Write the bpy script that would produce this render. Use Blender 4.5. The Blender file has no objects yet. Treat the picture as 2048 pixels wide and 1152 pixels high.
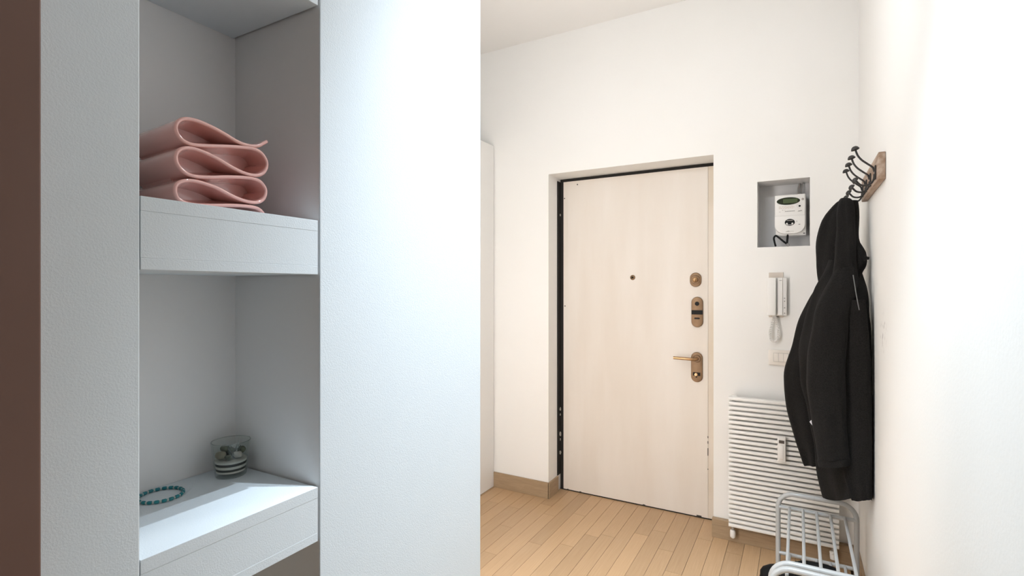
import bpy, bmesh, math, random
from mathutils import Vector, Matrix, noise

random.seed(7)
sc = bpy.context.scene
C = sc.collection
PI = math.pi

# ------------------------------------------------------------------ camera
EYE = 1.38
F = 1024.0                      # focal length in pixels of a 2048 x 1152 frame
TH = math.atan(573.0 / 1024.0)  # camera is turned left of the hallway axis
SN, CS = math.sin(TH), math.cos(TH)
cam = bpy.data.objects.new('camera', bpy.data.cameras.new('camera'))
C.objects.link(cam)
cam.data.sensor_width = 36.0
cam.data.lens = 18.0
cam.data.clip_start = 0.02
cam.location = (0, 0, EYE)
cam.rotation_euler = (PI / 2, 0, TH)
sc.camera = cam

# ------------------------------------------------------------------ world, light, exposure
w = bpy.data.worlds.new('world')
sc.world = w
w.use_nodes = True
w.node_tree.nodes['Background'].inputs[0].default_value = (0.75, 0.87, 1.0, 1)
w.node_tree.nodes['Background'].inputs[1].default_value = 1.0

sc.view_settings.view_transform = 'Standard'
sc.view_settings.look = 'None'
sc.view_settings.gamma = 1.0
sc.view_settings.use_curve_mapping = False
sc.view_settings.exposure = 0.07


def spot(name, loc, target, power, size, blend, radius, col):
    l = bpy.data.lights.new(name, 'SPOT')
    l.energy = power
    l.spot_size = math.radians(size)
    l.spot_blend = blend
    l.shadow_soft_size = radius
    l.color = col
    o = bpy.data.objects.new(name, l)
    C.objects.link(o)
    o.location = loc
    o.rotation_euler = (Vector(target) - Vector(loc)).to_track_quat('-Z', 'Y').to_euler()
    return o


# twin ceiling spotlight of the corridor, tilted a little towards the entrance
spot('corridor_spot', (-0.18, 0.915, 3.0), (-0.20, 1.24, 0.6), 176, 67, 1.0, 0.008, (0.76, 0.89, 1.0))
spot('corridor_spot', (-0.35, 0.915, 3.0), (-0.33, 1.24, 0.6), 176, 67, 1.0, 0.008, (0.76, 0.89, 1.0))


def point(name, loc, power, radius, col):
    l = bpy.data.lights.new(name, 'POINT')
    l.energy = power
    l.shadow_soft_size = radius
    l.color = col
    o = bpy.data.objects.new(name, l)
    C.objects.link(o)
    o.location = loc
    return o


# pendant lamp at the mouth of the corridor, above the picture
point('hall_pendant', (-0.50, 1.60, 2.46), 14.5, 0.09, (0.90, 0.95, 1.0))
# unseen area light added behind the partition to fill the hall from the front
dl = bpy.data.lights.new('hall_fill_light', 'AREA')
dl.shape = 'RECTANGLE'
dl.size, dl.size_y = 0.45, 2.2
dl.energy = 27.5
dl.color = (1.0, 0.88, 0.81)
do = bpy.data.objects.new('hall_fill_light', dl)
C.objects.link(do)
do.location = (-1.05, 1.225, 1.15)
do.rotation_euler = (PI / 2, 0, PI)


# ------------------------------------------------------------------ pixel helpers (used only to read sizes off the photo)
def py(px, yy, Y):
    """world point where the ray of pixel (px,yy) meets the plane y = Y"""
    u = (px - 1024) / F
    dx, dy = -SN + CS * u, CS + SN * u
    s = Y / dy
    return Vector((dx * s, Y, EYE + s * (576 - yy) / F))


def pxx(px, yy, X):
    u = (px - 1024) / F
    dx, dy = -SN + CS * u, CS + SN * u
    s = X / dx
    return Vector((X, dy * s, EYE + s * (576 - yy) / F))


def pz(px, yy, Z):
    u = (px - 1024) / F
    dx, dy = -SN + CS * u, CS + SN * u
    s = (Z - EYE) * F / (576 - yy)
    return Vector((dx * s, dy * s, Z))


# ------------------------------------------------------------------ materials
MATS = {}


def mat(name, col, rough=0.6, bump=0.0, bscale=200.0, col2=None, cscale=3.0, cstretch=(1, 1, 1), metal=0.0,
        spec=0.5, rnd=0.0, coat=0.0, sheen=0.0, cdetail=4.0, clo=0.35, chi=0.65, bstretch=(1, 1, 1), bdist=0.002):
    m = bpy.data.materials.new(name)
    m.use_nodes = True
    nt = m.node_tree
    b = nt.nodes['Principled BSDF']
    b.inputs['Base Color'].default_value = (*col, 1)
    b.inputs['Roughness'].default_value = rough
    b.inputs['Metallic'].default_value = metal
    b.inputs['Specular IOR Level'].default_value = spec
    b.inputs['Coat Weight'].default_value = coat
    b.inputs['Coat Roughness'].default_value = 0.06
    b.inputs['Sheen Weight'].default_value = sheen
    tc = nt.nodes.new('ShaderNodeTexCoord')
    out = None
    if col2 is not None:
        mp = nt.nodes.new('ShaderNodeMapping')
        mp.inputs['Scale'].default_value = cstretch
        nt.links.new(tc.outputs['Object'], mp.inputs['Vector'])
        n = nt.nodes.new('ShaderNodeTexNoise')
        n.inputs['Scale'].default_value = cscale
        n.inputs['Detail'].default_value = cdetail
        if rnd:
            oi = nt.nodes.new('ShaderNodeObjectInfo')
            ad = nt.nodes.new('ShaderNodeVectorMath')
            ad.operation = 'ADD'
            ml = nt.nodes.new('ShaderNodeMath')
            ml.operation = 'MULTIPLY'
            ml.inputs[1].default_value = 53.0
            nt.links.new(oi.outputs['Random'], ml.inputs[0])
            nt.links.new(mp.outputs[0], ad.inputs[0])
            nt.links.new(ml.outputs[0], ad.inputs[1])
            nt.links.new(ad.outputs[0], n.inputs['Vector'])
        else:
            nt.links.new(mp.outputs[0], n.inputs['Vector'])
        mr = nt.nodes.new('ShaderNodeMapRange')
        mr.inputs[1].default_value = clo
        mr.inputs[2].default_value = chi
        nt.links.new(n.outputs['Fac'], mr.inputs[0])
        mx = nt.nodes.new('ShaderNodeMix')
        mx.data_type = 'RGBA'
        mx.inputs[6].default_value = (*col, 1)
        mx.inputs[7].default_value = (*col2, 1)
        nt.links.new(mr.outputs[0], mx.inputs[0])
        out = mx.outputs[2]
        if rnd:
            hs = nt.nodes.new('ShaderNodeHueSaturation')
            mv = nt.nodes.new('ShaderNodeMapRange')
            mv.inputs[3].default_value = 1 - rnd
            mv.inputs[4].default_value = 1 + rnd
            nt.links.new(oi.outputs['Random'], mv.inputs[0])
            nt.links.new(mv.outputs[0], hs.inputs['Value'])
            nt.links.new(out, hs.inputs['Color'])
            out = hs.outputs[0]
        nt.links.new(out, b.inputs['Base Color'])
    if bump:
        mp2 = nt.nodes.new('ShaderNodeMapping')
        mp2.inputs['Scale'].default_value = bstretch
        nt.links.new(tc.outputs['Object'], mp2.inputs['Vector'])
        n2 = nt.nodes.new('ShaderNodeTexNoise')
        n2.inputs['Scale'].default_value = bscale
        n2.inputs['Detail'].default_value = 3
        nt.links.new(mp2.outputs[0], n2.inputs['Vector'])
        bp = nt.nodes.new('ShaderNodeBump')
        bp.inputs['Strength'].default_value = bump
        bp.inputs['Distance'].default_value = bdist
        nt.links.new(n2.outputs['Fac'], bp.inputs['Height'])
        nt.links.new(bp.outputs[0], b.inputs['Normal'])
    MATS[name] = m
    return m


def glassmat(name, col=(1, 1, 1), rough=0.0, ior=1.45):
    m = mat(name, col, rough)
    m.node_tree.nodes['Principled BSDF'].inputs['Transmission Weight'].default_value = 1.0
    m.node_tree.nodes['Principled BSDF'].inputs['IOR'].default_value = ior
    return m


mat('plaster', (0.785, 0.835, 0.868), 0.75, bump=0.34, bscale=420, bdist=0.0012)
mat('wall_paint', (0.87, 0.855, 0.825), 0.72, bump=0.12, bscale=120, col2=(0.85, 0.835, 0.80), cscale=1.3)
mat('ceiling_paint', (0.87, 0.85, 0.82), 0.8, bump=0.08, bscale=100)
mat('niche_paint', (0.88, 0.86, 0.845), 0.6, bump=0.06, bscale=90)
mat('shelf_top_paint', (0.90, 0.89, 0.88), 0.5, bump=0.05, bscale=80)
mat('brown_paint', (0.185, 0.098, 0.072), 0.6, col2=(0.20, 0.11, 0.083), cscale=4)
mat('plank_wood', (0.56, 0.375, 0.215), 0.38, col2=(0.46, 0.29, 0.155), cscale=7, cstretch=(9, 0.7, 1), rnd=0.10,
    bump=0.05, bscale=60, bstretch=(6, 0.6, 1), clo=0.3, chi=0.75)
mat('subfloor', (0.10, 0.062, 0.035), 0.8)
mat('skirting_wood', (0.40, 0.285, 0.175), 0.5, col2=(0.34, 0.24, 0.145), cscale=12, cstretch=(1, 1, 9))
mat('door_paint', (0.80, 0.745, 0.68), 0.5, col2=(0.745, 0.675, 0.595), cscale=2.4, cstretch=(2.2, 1, 0.35), bump=0.05, bscale=70)
mat('door_strip_paint', (0.76, 0.69, 0.60), 0.5, col2=(0.68, 0.59, 0.47), cscale=6, cstretch=(1, 1, 0.4))
mat('black_gap', (0.012, 0.010, 0.008), 0.8)
mat('foam', (0.30, 0.28, 0.24), 0.9)
mat('bronze', (0.235, 0.145, 0.078), 0.42, metal=0.5, col2=(0.20, 0.12, 0.062), cscale=30)
mat('bright_bronze', (0.40, 0.245, 0.125), 0.28, metal=0.8)
mat('black_plastic', (0.008, 0.008, 0.008), 0.55, spec=0.2)
mat('black_iron', (0.018, 0.015, 0.013), 0.45, bump=0.15, bscale=300)
mat('white_lacquer', (0.80, 0.79, 0.77), 0.35)
mat('wardrobe_white', (0.78, 0.765, 0.735), 0.4)
mat('radiator_white', (0.84, 0.83, 0.80), 0.35)
mat('white_plastic', (0.82, 0.80, 0.765), 0.4)
mat('handset_plastic', (0.85, 0.835, 0.80), 0.35)
mat('cream_plastic', (0.66, 0.58, 0.50), 0.45)
mat('switch_plastic', (0.80, 0.745, 0.675), 0.4)
mat('key_plastic', (0.83, 0.78, 0.71), 0.35)
mat('grey_print', (0.30, 0.28, 0.26), 0.6)
mat('dark_print', (0.04, 0.036, 0.03), 0.5)
mat('lcd_rim', (0.022, 0.028, 0.012), 0.25)
mat('lcd', (0.075, 0.105, 0.045), 0.25)
mat('lcd_dark', (0.09, 0.075, 0.065), 0.3)
mat('grey_niche', (0.76, 0.755, 0.75), 0.8, col2=(0.70, 0.69, 0.685), cscale=6, bump=0.1)
mat('conduit_grey', (0.36, 0.33, 0.30), 0.6)
mat('rustic_wood', (0.30, 0.20, 0.135), 0.75, col2=(0.48, 0.37, 0.29), cscale=9, cstretch=(6, 0.7, 6), bump=0.4, bscale=50,
    bstretch=(6, 0.8, 6))
mat('fleece', (0.0085, 0.0078, 0.0072), 0.95, bump=0.8, bscale=520, col2=(0.0165, 0.0152, 0.0142), cscale=260, sheen=0.03, spec=0.15,
    bdist=0.003)
mat('piping_grey', (0.16, 0.16, 0.16), 0.6)
mat('tag_white', (0.75, 0.75, 0.78), 0.7)
mat('rack_metal', (0.42, 0.425, 0.42), 0.36, metal=0.0, coat=0.3)
mat('pink_glaze', (0.88, 0.475, 0.42), 0.20, coat=1.0, spec=0.6)
mat('teal_bead', (0.012, 0.17, 0.21), 0.28, col2=(0.02, 0.25, 0.27), cscale=120)
mat('spacer_bead', (0.50, 0.56, 0.52), 0.3)
mat('white_sand', (0.74, 0.70, 0.64), 0.9, bump=0.5, bscale=900)
mat('dark_sand', (0.05, 0.046, 0.04), 0.9, bump=0.5, bscale=900)
mat('grey_gel', (0.42, 0.40, 0.36), 0.6)
mat('green_pebble', (0.15, 0.155, 0.095), 0.6, col2=(0.07, 0.075, 0.05), cscale=60)
mat('beige_pebble', (0.34, 0.30, 0.215), 0.6, col2=(0.24, 0.20, 0.15), cscale=60)
mat('white_pebble', (0.62, 0.57, 0.52), 0.6)
mat('shoe_black', (0.006, 0.006, 0.006), 0.7, bump=0.1, spec=0.15)
mat('shoe_sole', (0.010, 0.010, 0.010), 0.8, spec=0.15)
m = mat('clear_glass', (1, 1, 1), 0.0)
nt = m.node_tree
for nd in list(nt.nodes):
    if nd.type != 'OUTPUT_MATERIAL':
        nt.nodes.remove(nd)
tb = nt.nodes.new('ShaderNodeBsdfTransparent')
tb.inputs[0].default_value = (0.93, 0.95, 0.94, 1)
gb = nt.nodes.new('ShaderNodeBsdfGlossy')
gb.inputs['Roughness'].default_value = 0.02
lw = nt.nodes.new('ShaderNodeLayerWeight')
fr = nt.nodes.new('ShaderNodeMapRange')
fr.inputs[1].default_value, fr.inputs[2].default_value = 0.55, 1.0
fr.inputs[3].default_value, fr.inputs[4].default_value = 0.03, 0.5
nt.links.new(lw.outputs['Facing'], fr.inputs[0])
mxs = nt.nodes.new('ShaderNodeMixShader')
nt.links.new(fr.outputs[0], mxs.inputs[0])
nt.links.new(tb.outputs[0], mxs.inputs[1])
nt.links.new(gb.outputs[0], mxs.inputs[2])
nt.links.new(mxs.outputs[0], [nd for nd in nt.nodes if nd.type == 'OUTPUT_MATERIAL'][0].inputs[0])
glassmat('rim_glass', (0.75, 0.78, 0.77))
glassmat('frosted_leaf', (0.86, 0.93, 0.90), 0.1)


# ------------------------------------------------------------------ mesh helpers
def obj(name, bm, m, parent=None, smooth=False, bevel=0.0, seg=2, loc=None, angle=40):
    me = bpy.data.meshes.new(name)
    bmesh.ops.recalc_face_normals(bm, faces=bm.faces[:])
    if bevel:
        es = [e for e in bm.edges if len(e.link_faces) == 2 and e.calc_face_angle(0) > math.radians(30)]
        bmesh.ops.bevel(bm, geom=es, offset=bevel, segments=seg, affect='EDGES', profile=0.5, clamp_overlap=True)
    if smooth:
        for f in bm.faces:
            f.smooth = True
        for e in bm.edges:
            if len(e.link_faces) == 2 and e.calc_face_angle(0) > math.radians(angle):
                e.smooth = False
    bm.to_mesh(me)
    bm.free()
    me.materials.append(MATS[m])
    o = bpy.data.objects.new(name, me)
    C.objects.link(o)
    if loc is not None:
        o.location = loc
    if parent is not None:
        o.parent = parent
        o.matrix_parent_inverse = Matrix.Identity(4)
        pl = Vector(parent.get('base', (0, 0, 0)))
    return o


def thing(name, label, cat, loc=(0, 0, 0), group=None):
    o = bpy.data.objects.new(name, None)
    o.empty_display_size = 0.05
    C.objects.link(o)
    o.location = loc
    o['label'] = label
    o['category'] = cat
    if group:
        o['group'] = group
    return o


def adopt(root):
    """parts were modelled in world space: shift them so they sit under their root at its base"""
    def go(o, off):
        for ch in o.children:
            ch.location = Vector(ch.location) - off
    go(root, Vector(root.location))


def tag(o, label, cat, group=None):
    o['label'] = label
    o['category'] = cat
    if group:
        o['group'] = group
    return o


def struct(o, label=None, cat=None):
    o['kind'] = 'structure'
    if label:
        o['label'] = label
    if cat:
        o['category'] = cat
    return o


def BM():
    return bmesh.new()


def box(bm, a, b):
    x0, y0, z0 = a
    x1, y1, z1 = b
    vs = [bm.verts.new(p) for p in ((x0, y0, z0), (x1, y0, z0), (x1, y1, z0), (x0, y1, z0),
                                     (x0, y0, z1), (x1, y0, z1), (x1, y1, z1), (x0, y1, z1))]
    for f in ((0, 3, 2, 1), (4, 5, 6, 7), (0, 1, 5, 4), (1, 2, 6, 5), (2, 3, 7, 6), (3, 0, 4, 7)):
        bm.faces.new([vs[i] for i in f])
    return bm


def bx(a, b):
    return box(BM(), a, b)


def tube(bm, pts, r, n=10, cap=True, closed=False):
    pts = [Vector(p) for p in pts]
    N = len(pts)
    rs = r if isinstance(r, (list, tuple)) else [r] * N
    rings = []
    up = None
    for i, p in enumerate(pts):
        if closed:
            t = (pts[(i + 1) % N] - pts[(i - 1) % N]).normalized()
        else:
            t = (pts[min(i + 1, N - 1)] - pts[max(i - 1, 0)]).normalized()
        if up is None:
            up = t.orthogonal().normalized()
        else:
            up = (up - t * up.dot(t))
            up = up.normalized() if up.length > 1e-6 else t.orthogonal().normalized()
        v = t.cross(up)
        rings.append([bm.verts.new(p + (up * math.cos(2 * PI * k / n) + v * math.sin(2 * PI * k / n)) * rs[i]) for k in range(n)])
    M = N if closed else N - 1
    for i in range(M):
        a, b = rings[i], rings[(i + 1) % N]
        for k in range(n):
            bm.faces.new((a[k], a[(k + 1) % n], b[(k + 1) % n], b[k]))
    if cap and not closed:
        bm.faces.new(rings[0][::-1])
        bm.faces.new(rings[-1])
    return bm


def lathe(bm, prof, c=(0, 0, 0), axis='z', n=28, close=False):
    """prof: list of (r, h)"""
    rings = []
    for r, h in prof:
        ring = []
        for k in range(n):
            a = 2 * PI * k / n
            p = (r * math.cos(a), r * math.sin(a), h)
            if axis == 'y':
                p = (p[0], p[2], p[1])
            elif axis == 'x':
                p = (p[2], p[0], p[1])
            ring.append(bm.verts.new((p[0] + c[0], p[1] + c[1], p[2] + c[2])))
        rings.append(ring)
    m = len(rings)
    for i in range(m if close else m - 1):
        a, b = rings[i], rings[(i + 1) % m]
        for k in range(n):
            bm.faces.new((a[k], a[(k + 1) % n], b[(k + 1) % n], b[k]))
    if not close:
        if prof[0][0] > 1e-6:
            bm.faces.new(rings[0][::-1])
        if prof[-1][0] > 1e-6:
            bm.faces.new(rings[-1])
    bmesh.ops.remove_doubles(bm, verts=bm.verts[:], dist=1e-6)
    return bm


def prism(bm, poly, y0, y1):
    """polygon in (x,z) extruded from y0 to y1"""
    a = [bm.verts.new((p[0], y0, p[1])) for p in poly]
    b = [bm.verts.new((p[0], y1, p[1])) for p in poly]
    bm.faces.new(a)
    bm.faces.new(b[::-1])
    n = len(poly)
    for i in range(n):
        bm.faces.new((a[i], b[i], b[(i + 1) % n], a[(i + 1) % n]))
    return bm


def stadium(cx, cz, w, h, n=8):
    r = w / 2
    pts = []
    for k in range(n + 1):
        a = PI * k / n
        pts.append((cx + r * math.cos(a), cz + h / 2 - r + r * math.sin(a)))
    for k in range(n + 1):
        a = PI + PI * k / n
        pts.append((cx + r * math.cos(a), cz - h / 2 + r + r * math.sin(a)))
    return pts


def oval(cx, cz, rx, rz, n=24):
    return [(cx + rx * math.cos(2 * PI * k / n), cz + rz * math.sin(2 * PI * k / n)) for k in range(n)]


def spline(pts, sub=6):
    """Catmull-Rom through the points"""
    P = [Vector(p) for p in pts]
    out = []
    for i in range(len(P) - 1):
        p0 = P[max(i - 1, 0)]
        p1, p2 = P[i], P[i + 1]
        p3 = P[min(i + 2, len(P) - 1)]
        for k in range(sub):
            t = k / sub
            out.append(0.5 * ((2 * p1) + (p2 - p0) * t + (2 * p0 - 5 * p1 + 4 * p2 - p3) * t * t + (3 * p1 - p0 - 3 * p2 + p3) * t ** 3))
    out.append(P[-1])
    return out


# ================================================================== THE SETTING
XR = 0.26          # right wall
XP = -0.78         # face of the partition with the shelf niche
YW = 3.05          # wall with the entrance door
YD = 3.23          # face of the entrance door
ZC = 3.03          # ceiling
XL = -2.45         # far left wall of the hall
YB = -1.7          # wall behind the camera
YE = 1.555 * 0.78  # free end of the partition
N0, N1 = 0.360, 0.6595   # shelf niche from y0 to y1
XN = -1.040        # back of the shelf niche
DX0, DX1, DZ1 = -1.432, -0.415, 2.126   # door recess

# floor with single planks
floor = obj('floor', bx((XL - 0.1, YB, -0.06), (XR + 0.1, 3.42, -0.012)), 'subfloor')
struct(floor, 'light oak strip floor of narrow planks running towards the entrance door', 'floor')
PW = 0.0792
um = bpy.data.meshes.new('plank')
b = bx((-0.5, -0.5, -0.011), (0.5, 0.5, 0.0))
b.to_mesh(um)
b.free()
um.materials.append(MATS['plank_wood'])
rp = random.Random(21)
x = -0.332 + PW * 7
cols = []
while x > XL:
    cols.append((max(x - PW, XL), min(x, XR)))
    x -= PW
for ci, (x0, x1) in enumerate(cols):
    if x1 - x0 < 0.01:
        continue
    yy = 0.75 - rp.random() * 0.5
    yend = YD + 0.01 if (x1 > DX0 and x0 < DX1) else YW + 0.004
    while yy < yend - 0.02:
        L = rp.choice((0.5, 0.68, 0.8, 0.95, 1.1))
        y0, y1 = yy, min(yy + L, yend)
        if yend - y1 < 0.12:
            y1 = yend
        o = bpy.data.objects.new('plank', um)
        C.objects.link(o)
        o.parent = floor
        o.location = ((x0 + x1) / 2, (y0 + y1) / 2, 0)
        o.scale = (x1 - x0 - 0.0016, y1 - y0 - 0.0013, 1)
        yy = y1
b = bx((XL, YB, -0.011), (XR, 0.24, 0.0))
o = obj('plank_field', b, 'plank_wood', floor)
o['kind'] = 'stuff'

struct(obj('ceiling', bx((XL - 0.1, YB, ZC), (XR + 0.1, 3.42, ZC + 0.1)), 'ceiling_paint'), 'white painted ceiling above the entrance hall', 'ceiling')
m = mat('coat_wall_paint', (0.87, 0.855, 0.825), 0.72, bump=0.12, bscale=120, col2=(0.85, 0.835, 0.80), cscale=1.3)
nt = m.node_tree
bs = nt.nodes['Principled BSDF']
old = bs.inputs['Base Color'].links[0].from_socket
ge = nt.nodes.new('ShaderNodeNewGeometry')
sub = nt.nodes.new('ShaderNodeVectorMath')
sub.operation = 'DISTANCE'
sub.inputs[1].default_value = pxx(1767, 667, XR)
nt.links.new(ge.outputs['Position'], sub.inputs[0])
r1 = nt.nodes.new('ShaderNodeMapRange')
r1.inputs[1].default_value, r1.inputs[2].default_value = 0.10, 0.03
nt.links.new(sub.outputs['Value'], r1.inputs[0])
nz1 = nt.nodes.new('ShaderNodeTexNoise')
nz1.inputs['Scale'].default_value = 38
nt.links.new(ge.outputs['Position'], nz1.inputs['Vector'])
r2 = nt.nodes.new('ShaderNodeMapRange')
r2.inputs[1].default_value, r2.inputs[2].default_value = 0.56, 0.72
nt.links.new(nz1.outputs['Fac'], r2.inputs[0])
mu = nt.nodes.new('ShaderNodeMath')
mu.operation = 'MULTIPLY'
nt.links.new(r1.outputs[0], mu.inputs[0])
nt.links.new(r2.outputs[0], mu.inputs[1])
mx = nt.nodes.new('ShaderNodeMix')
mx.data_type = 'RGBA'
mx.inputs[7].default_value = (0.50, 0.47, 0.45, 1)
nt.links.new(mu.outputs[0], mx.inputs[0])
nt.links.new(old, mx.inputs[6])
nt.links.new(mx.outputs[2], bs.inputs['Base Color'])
struct(obj('wall_right', bx((XR, YB, -0.05), (XR + 0.1, YW, ZC)), 'coat_wall_paint'), 'bright white wall behind the coat hooks', 'wall')
struct(obj('wall_far_left', bx((XL - 0.1, YE, -0.05), (XL, YW, ZC)), 'wall_paint'), 'white wall behind the tall wardrobe', 'wall')
struct(obj('wall_behind', bx((XL, YB - 0.1, -0.05), (XR + 0.1, YB, ZC)), 'wall_paint'), 'white wall closing the corridor', 'wall')

# wall with the recess of the door and the niche of the meter
DX0, DX1, DZ1 = -1.432, -0.415, 2.126
MX0, MX1, MZ0, MZ1 = -0.1935, 0.0515, 1.598, 1.951
MD = 0.17
xs = [XL, DX0, DX1, MX0, MX1, XR + 0.1]
zs = [-0.05, MZ0, MZ1, DZ1, ZC]
b = BM()


def quad(bm, *p):
    bm.faces.new([bm.verts.new(q) for q in p])


for i in range(5):
    for k in range(4):
        if (i == 1 and k < 3) or (i == 3 and k == 1):
            continue
        quad(b, (xs[i], YW, zs[k]), (xs[i + 1], YW, zs[k]), (xs[i + 1], YW, zs[k + 1]), (xs[i], YW, zs[k + 1]))
YBK = 3.42
quad(b, (DX0, YW, -0.05), (DX0, YW, DZ1), (DX0, YBK, DZ1), (DX0, YBK, -0.05))
quad(b, (DX1, YW, -0.05), (DX1, YBK, -0.05), (DX1, YBK, DZ1), (DX1, YW, DZ1))
quad(b, (DX0, YW, DZ1), (DX1, YW, DZ1), (DX1, YBK, DZ1), (DX0, YBK, DZ1))
quad(b, (DX0, YBK, -0.05), (DX1, YBK, -0.05), (DX1, YBK, DZ1), (DX0, YBK, DZ1))
bmesh.ops.remove_doubles(b, verts=b.verts[:], dist=1e-5)
wb = struct(obj('wall_back', b, 'wall_paint'), 'white wall around the entrance door and the meter niche', 'wall')
yn = YW + MD
b = BM()
e = 0.0
quad(b, (MX0, YW, MZ0), (MX0, YW, MZ1), (MX0, yn, MZ1), (MX0, yn, MZ0))
quad(b, (MX1, YW, MZ0), (MX1, yn, MZ0), (MX1, yn, MZ1), (MX1, YW, MZ1))
quad(b, (MX0, YW, MZ1), (MX1, YW, MZ1), (MX1, yn, MZ1), (MX0, yn, MZ1))
quad(b, (MX0, YW, MZ0), (MX1, YW, MZ0), (MX1, yn, MZ0), (MX0, yn, MZ0))
quad(b, (MX0, yn, MZ0), (MX1, yn, MZ0), (MX1, yn, MZ1), (MX0, yn, MZ1))
bmesh.ops.remove_doubles(b, verts=b.verts[:], dist=1e-5)
obj('meter_niche_lining', b, 'grey_niche', wb)['label'] = 'grey unpainted lining of the meter niche'

# partition with the shelf niche (a plan outline raised to the ceiling, niche closed below and above)
plan = [(XP, YB), (XP, N0), (XN, N0), (XN, N1), (XP, N1), (XP, YE), (XL - 0.1, YE), (XL - 0.1, YB)]
b = BM()
lo = [b.verts.new((p[0], p[1], -0.05)) for p in plan]
hi = [b.verts.new((p[0], p[1], ZC)) for p in plan]
for i in range(len(plan)):
    j = (i + 1) % len(plan)
    b.faces.new((lo[i], lo[j], hi[j], hi[i]))
bmesh.ops.recalc_face_normals(b, faces=b.faces[:])
es = [ed for ed in b.edges if len(ed.link_faces) == 2 and abs(ed.verts[0].co.z - ed.verts[1].co.z) > 1
      and abs(ed.verts[0].co.x - XP) < 1e-4]
bmesh.ops.bevel(b, geom=es, offset=0.0022, segments=2, affect='EDGES', profile=0.5)
wl = struct(obj('wall_left', b, 'plaster'), 'white rough plaster partition with the recessed shelf niche', 'wall')
wl.data.materials.append(MATS['niche_paint'])
for f in wl.data.polygons:
    if f.center.x < XP - 0.004 and f.center.x > XN - 0.01 and N0 - 0.005 < f.center.y < N1 + 0.005:
        f.material_index = 1

# brown jamb at the left edge of the view
jb = pxx(83, 576, XP + 0.03)
struct(obj('trim_1', bx((XP - 0.001, YB + 0.01, 0.0), (XP + 0.03, jb.y, ZC - 0.002)), 'brown_paint', bevel=0.002),
       'dark reddish brown jamb beside the white plaster pier', 'jamb')

# casing added around the unseen fill light, with no real doorway behind it
b = BM()
box(b, (-1.345, YE + 0.0005, 0.0), (-1.278, YE + 0.022, 2.32))
box(b, (-0.822, YE + 0.0005, 0.0), (-0.803, YE + 0.022, 2.32))
box(b, (-1.278, YE + 0.0005, 2.255), (-0.822, YE + 0.022, 2.32))
struct(obj('fill_casing', b, 'white_lacquer', bevel=0.002), 'white casing added around the unseen fill light behind the partition', 'door')

# skirting
bt = 0.012
o = obj('baseboard_back', bx((-1.847, YW - bt, 0.0), (DX0 + 0.008, YW - 0.0003, 0.104)), 'skirting_wood', bevel=0.0015)
struct(o, 'beige wooden skirting between wardrobe and door recess', 'baseboard')
o2 = obj('return_board', bx((DX0 + 0.0003, YW - bt, 0.0), (DX0 + bt, YD - 0.045, 0.104)), 'skirting_wood', o, bevel=0.0015)
o = obj('baseboard_right', bx((DX1 - 0.004, YW - 0.030, 0.0), (XR - 0.014, YW - 0.0003, 0.072)), 'skirting_wood', bevel=0.0015)
struct(o, 'beige wooden skirting under the radiator', 'baseboard')
obj('cap_board', bx((DX1 - 0.004, YW - 0.030, 0.0728), (XR - 0.014, YW - 0.0003, 0.104)), 'skirting_wood', o, bevel=0.0015)
o = obj('baseboard_side', bx((XR - 0.012, 1.2, 0.0), (XR - 0.0003, YW - 0.031, 0.10)), 'skirting_wood', bevel=0.0015)
struct(o, 'beige wooden skirting along the coat wall', 'baseboard')

# ================================================================== ENTRANCE DOOR
door = bpy.data.objects.new('door_1', None)
C.objects.link(door)
door.location = ((DX0 + DX1) / 2, YD, 0)
struct(door, 'off white flush armoured entrance door with bronze fittings', 'door')
LX0, LX1, LZ1 = -1.404, -0.425, 2.104
obj('leaf', bx((LX0, YD, 0.008), (LX1 - 0.045, YD + 0.05, LZ1)), 'door_paint', door, bevel=0.0015)
obj('closing_strip', bx((LX1 - 0.0445, YD + 0.0012, 0.008), (LX1, YD + 0.05, LZ1)), 'door_strip_paint', door, bevel=0.0012)
obj('hinge_strip', bx((LX0 + 0.001, YD - 0.0012, 0.010), (LX0 + 0.030, YD - 0.0001, LZ1 - 0.002)), 'door_paint', door, bevel=0.0004)
b = BM()
box(b, (DX0 + 0.0005, YD + 0.012, 0.0), (LX0 - 0.001, YD + 0.1, DZ1 - 0.0005))
box(b, (LX0 - 0.001, YD + 0.012, LZ1 + 0.001), (DX1 - 0.0005, YD + 0.1, DZ1 - 0.0005))
box(b, (LX1 + 0.001, YD + 0.012, 0.0), (DX1 - 0.0005, YD + 0.1, LZ1))
obj('frame', b, 'black_gap', door)
obj('seal', bx((DX0 + 0.001, YD - 0.045, 0.105), (DX0 + 0.004, YD + 0.012, DZ1 - 0.02)), 'black_gap', door)
# dark backing behind the leaf
obj('threshold', bx((DX0 + 0.002, YD + 0.004, 0.0005), (DX1 - 0.002, YD + 0.1, 0.0075)), 'black_gap', door)
rf = random.Random(3)
for (q, s_) in ((430, .5), (818, .7), (829, .5), (868, .9), (879, .5), (905, .8)):
    c = py(1121.0, q, YD - 0.012)
    b = BM()
    bmesh.ops.create_icosphere(b, subdivisions=2, radius=0.008 * s_)
    for v in b.verts:
        v.co *= 1 + 0.5 * (noise.noise(v.co * 300 + Vector((q, 0, 0))))
        v.co.z *= 2.2
    obj('foam_crumb', b, 'foam', door, smooth=True, loc=(DX0 + 0.010, c.y, c.z))
for (a_, q) in ((1154.7, 369), (1129, 397), (1130, 612)):
    c = py(a_, q, YD - 0.0015)
    obj('screw', lathe(BM(), [(0, -0.0015), (0.0038, -0.001), (0.0042, 0.0014)], (c.x, c.y, c.z), 'y', 12), 'black_gap', door, smooth=True)
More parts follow.
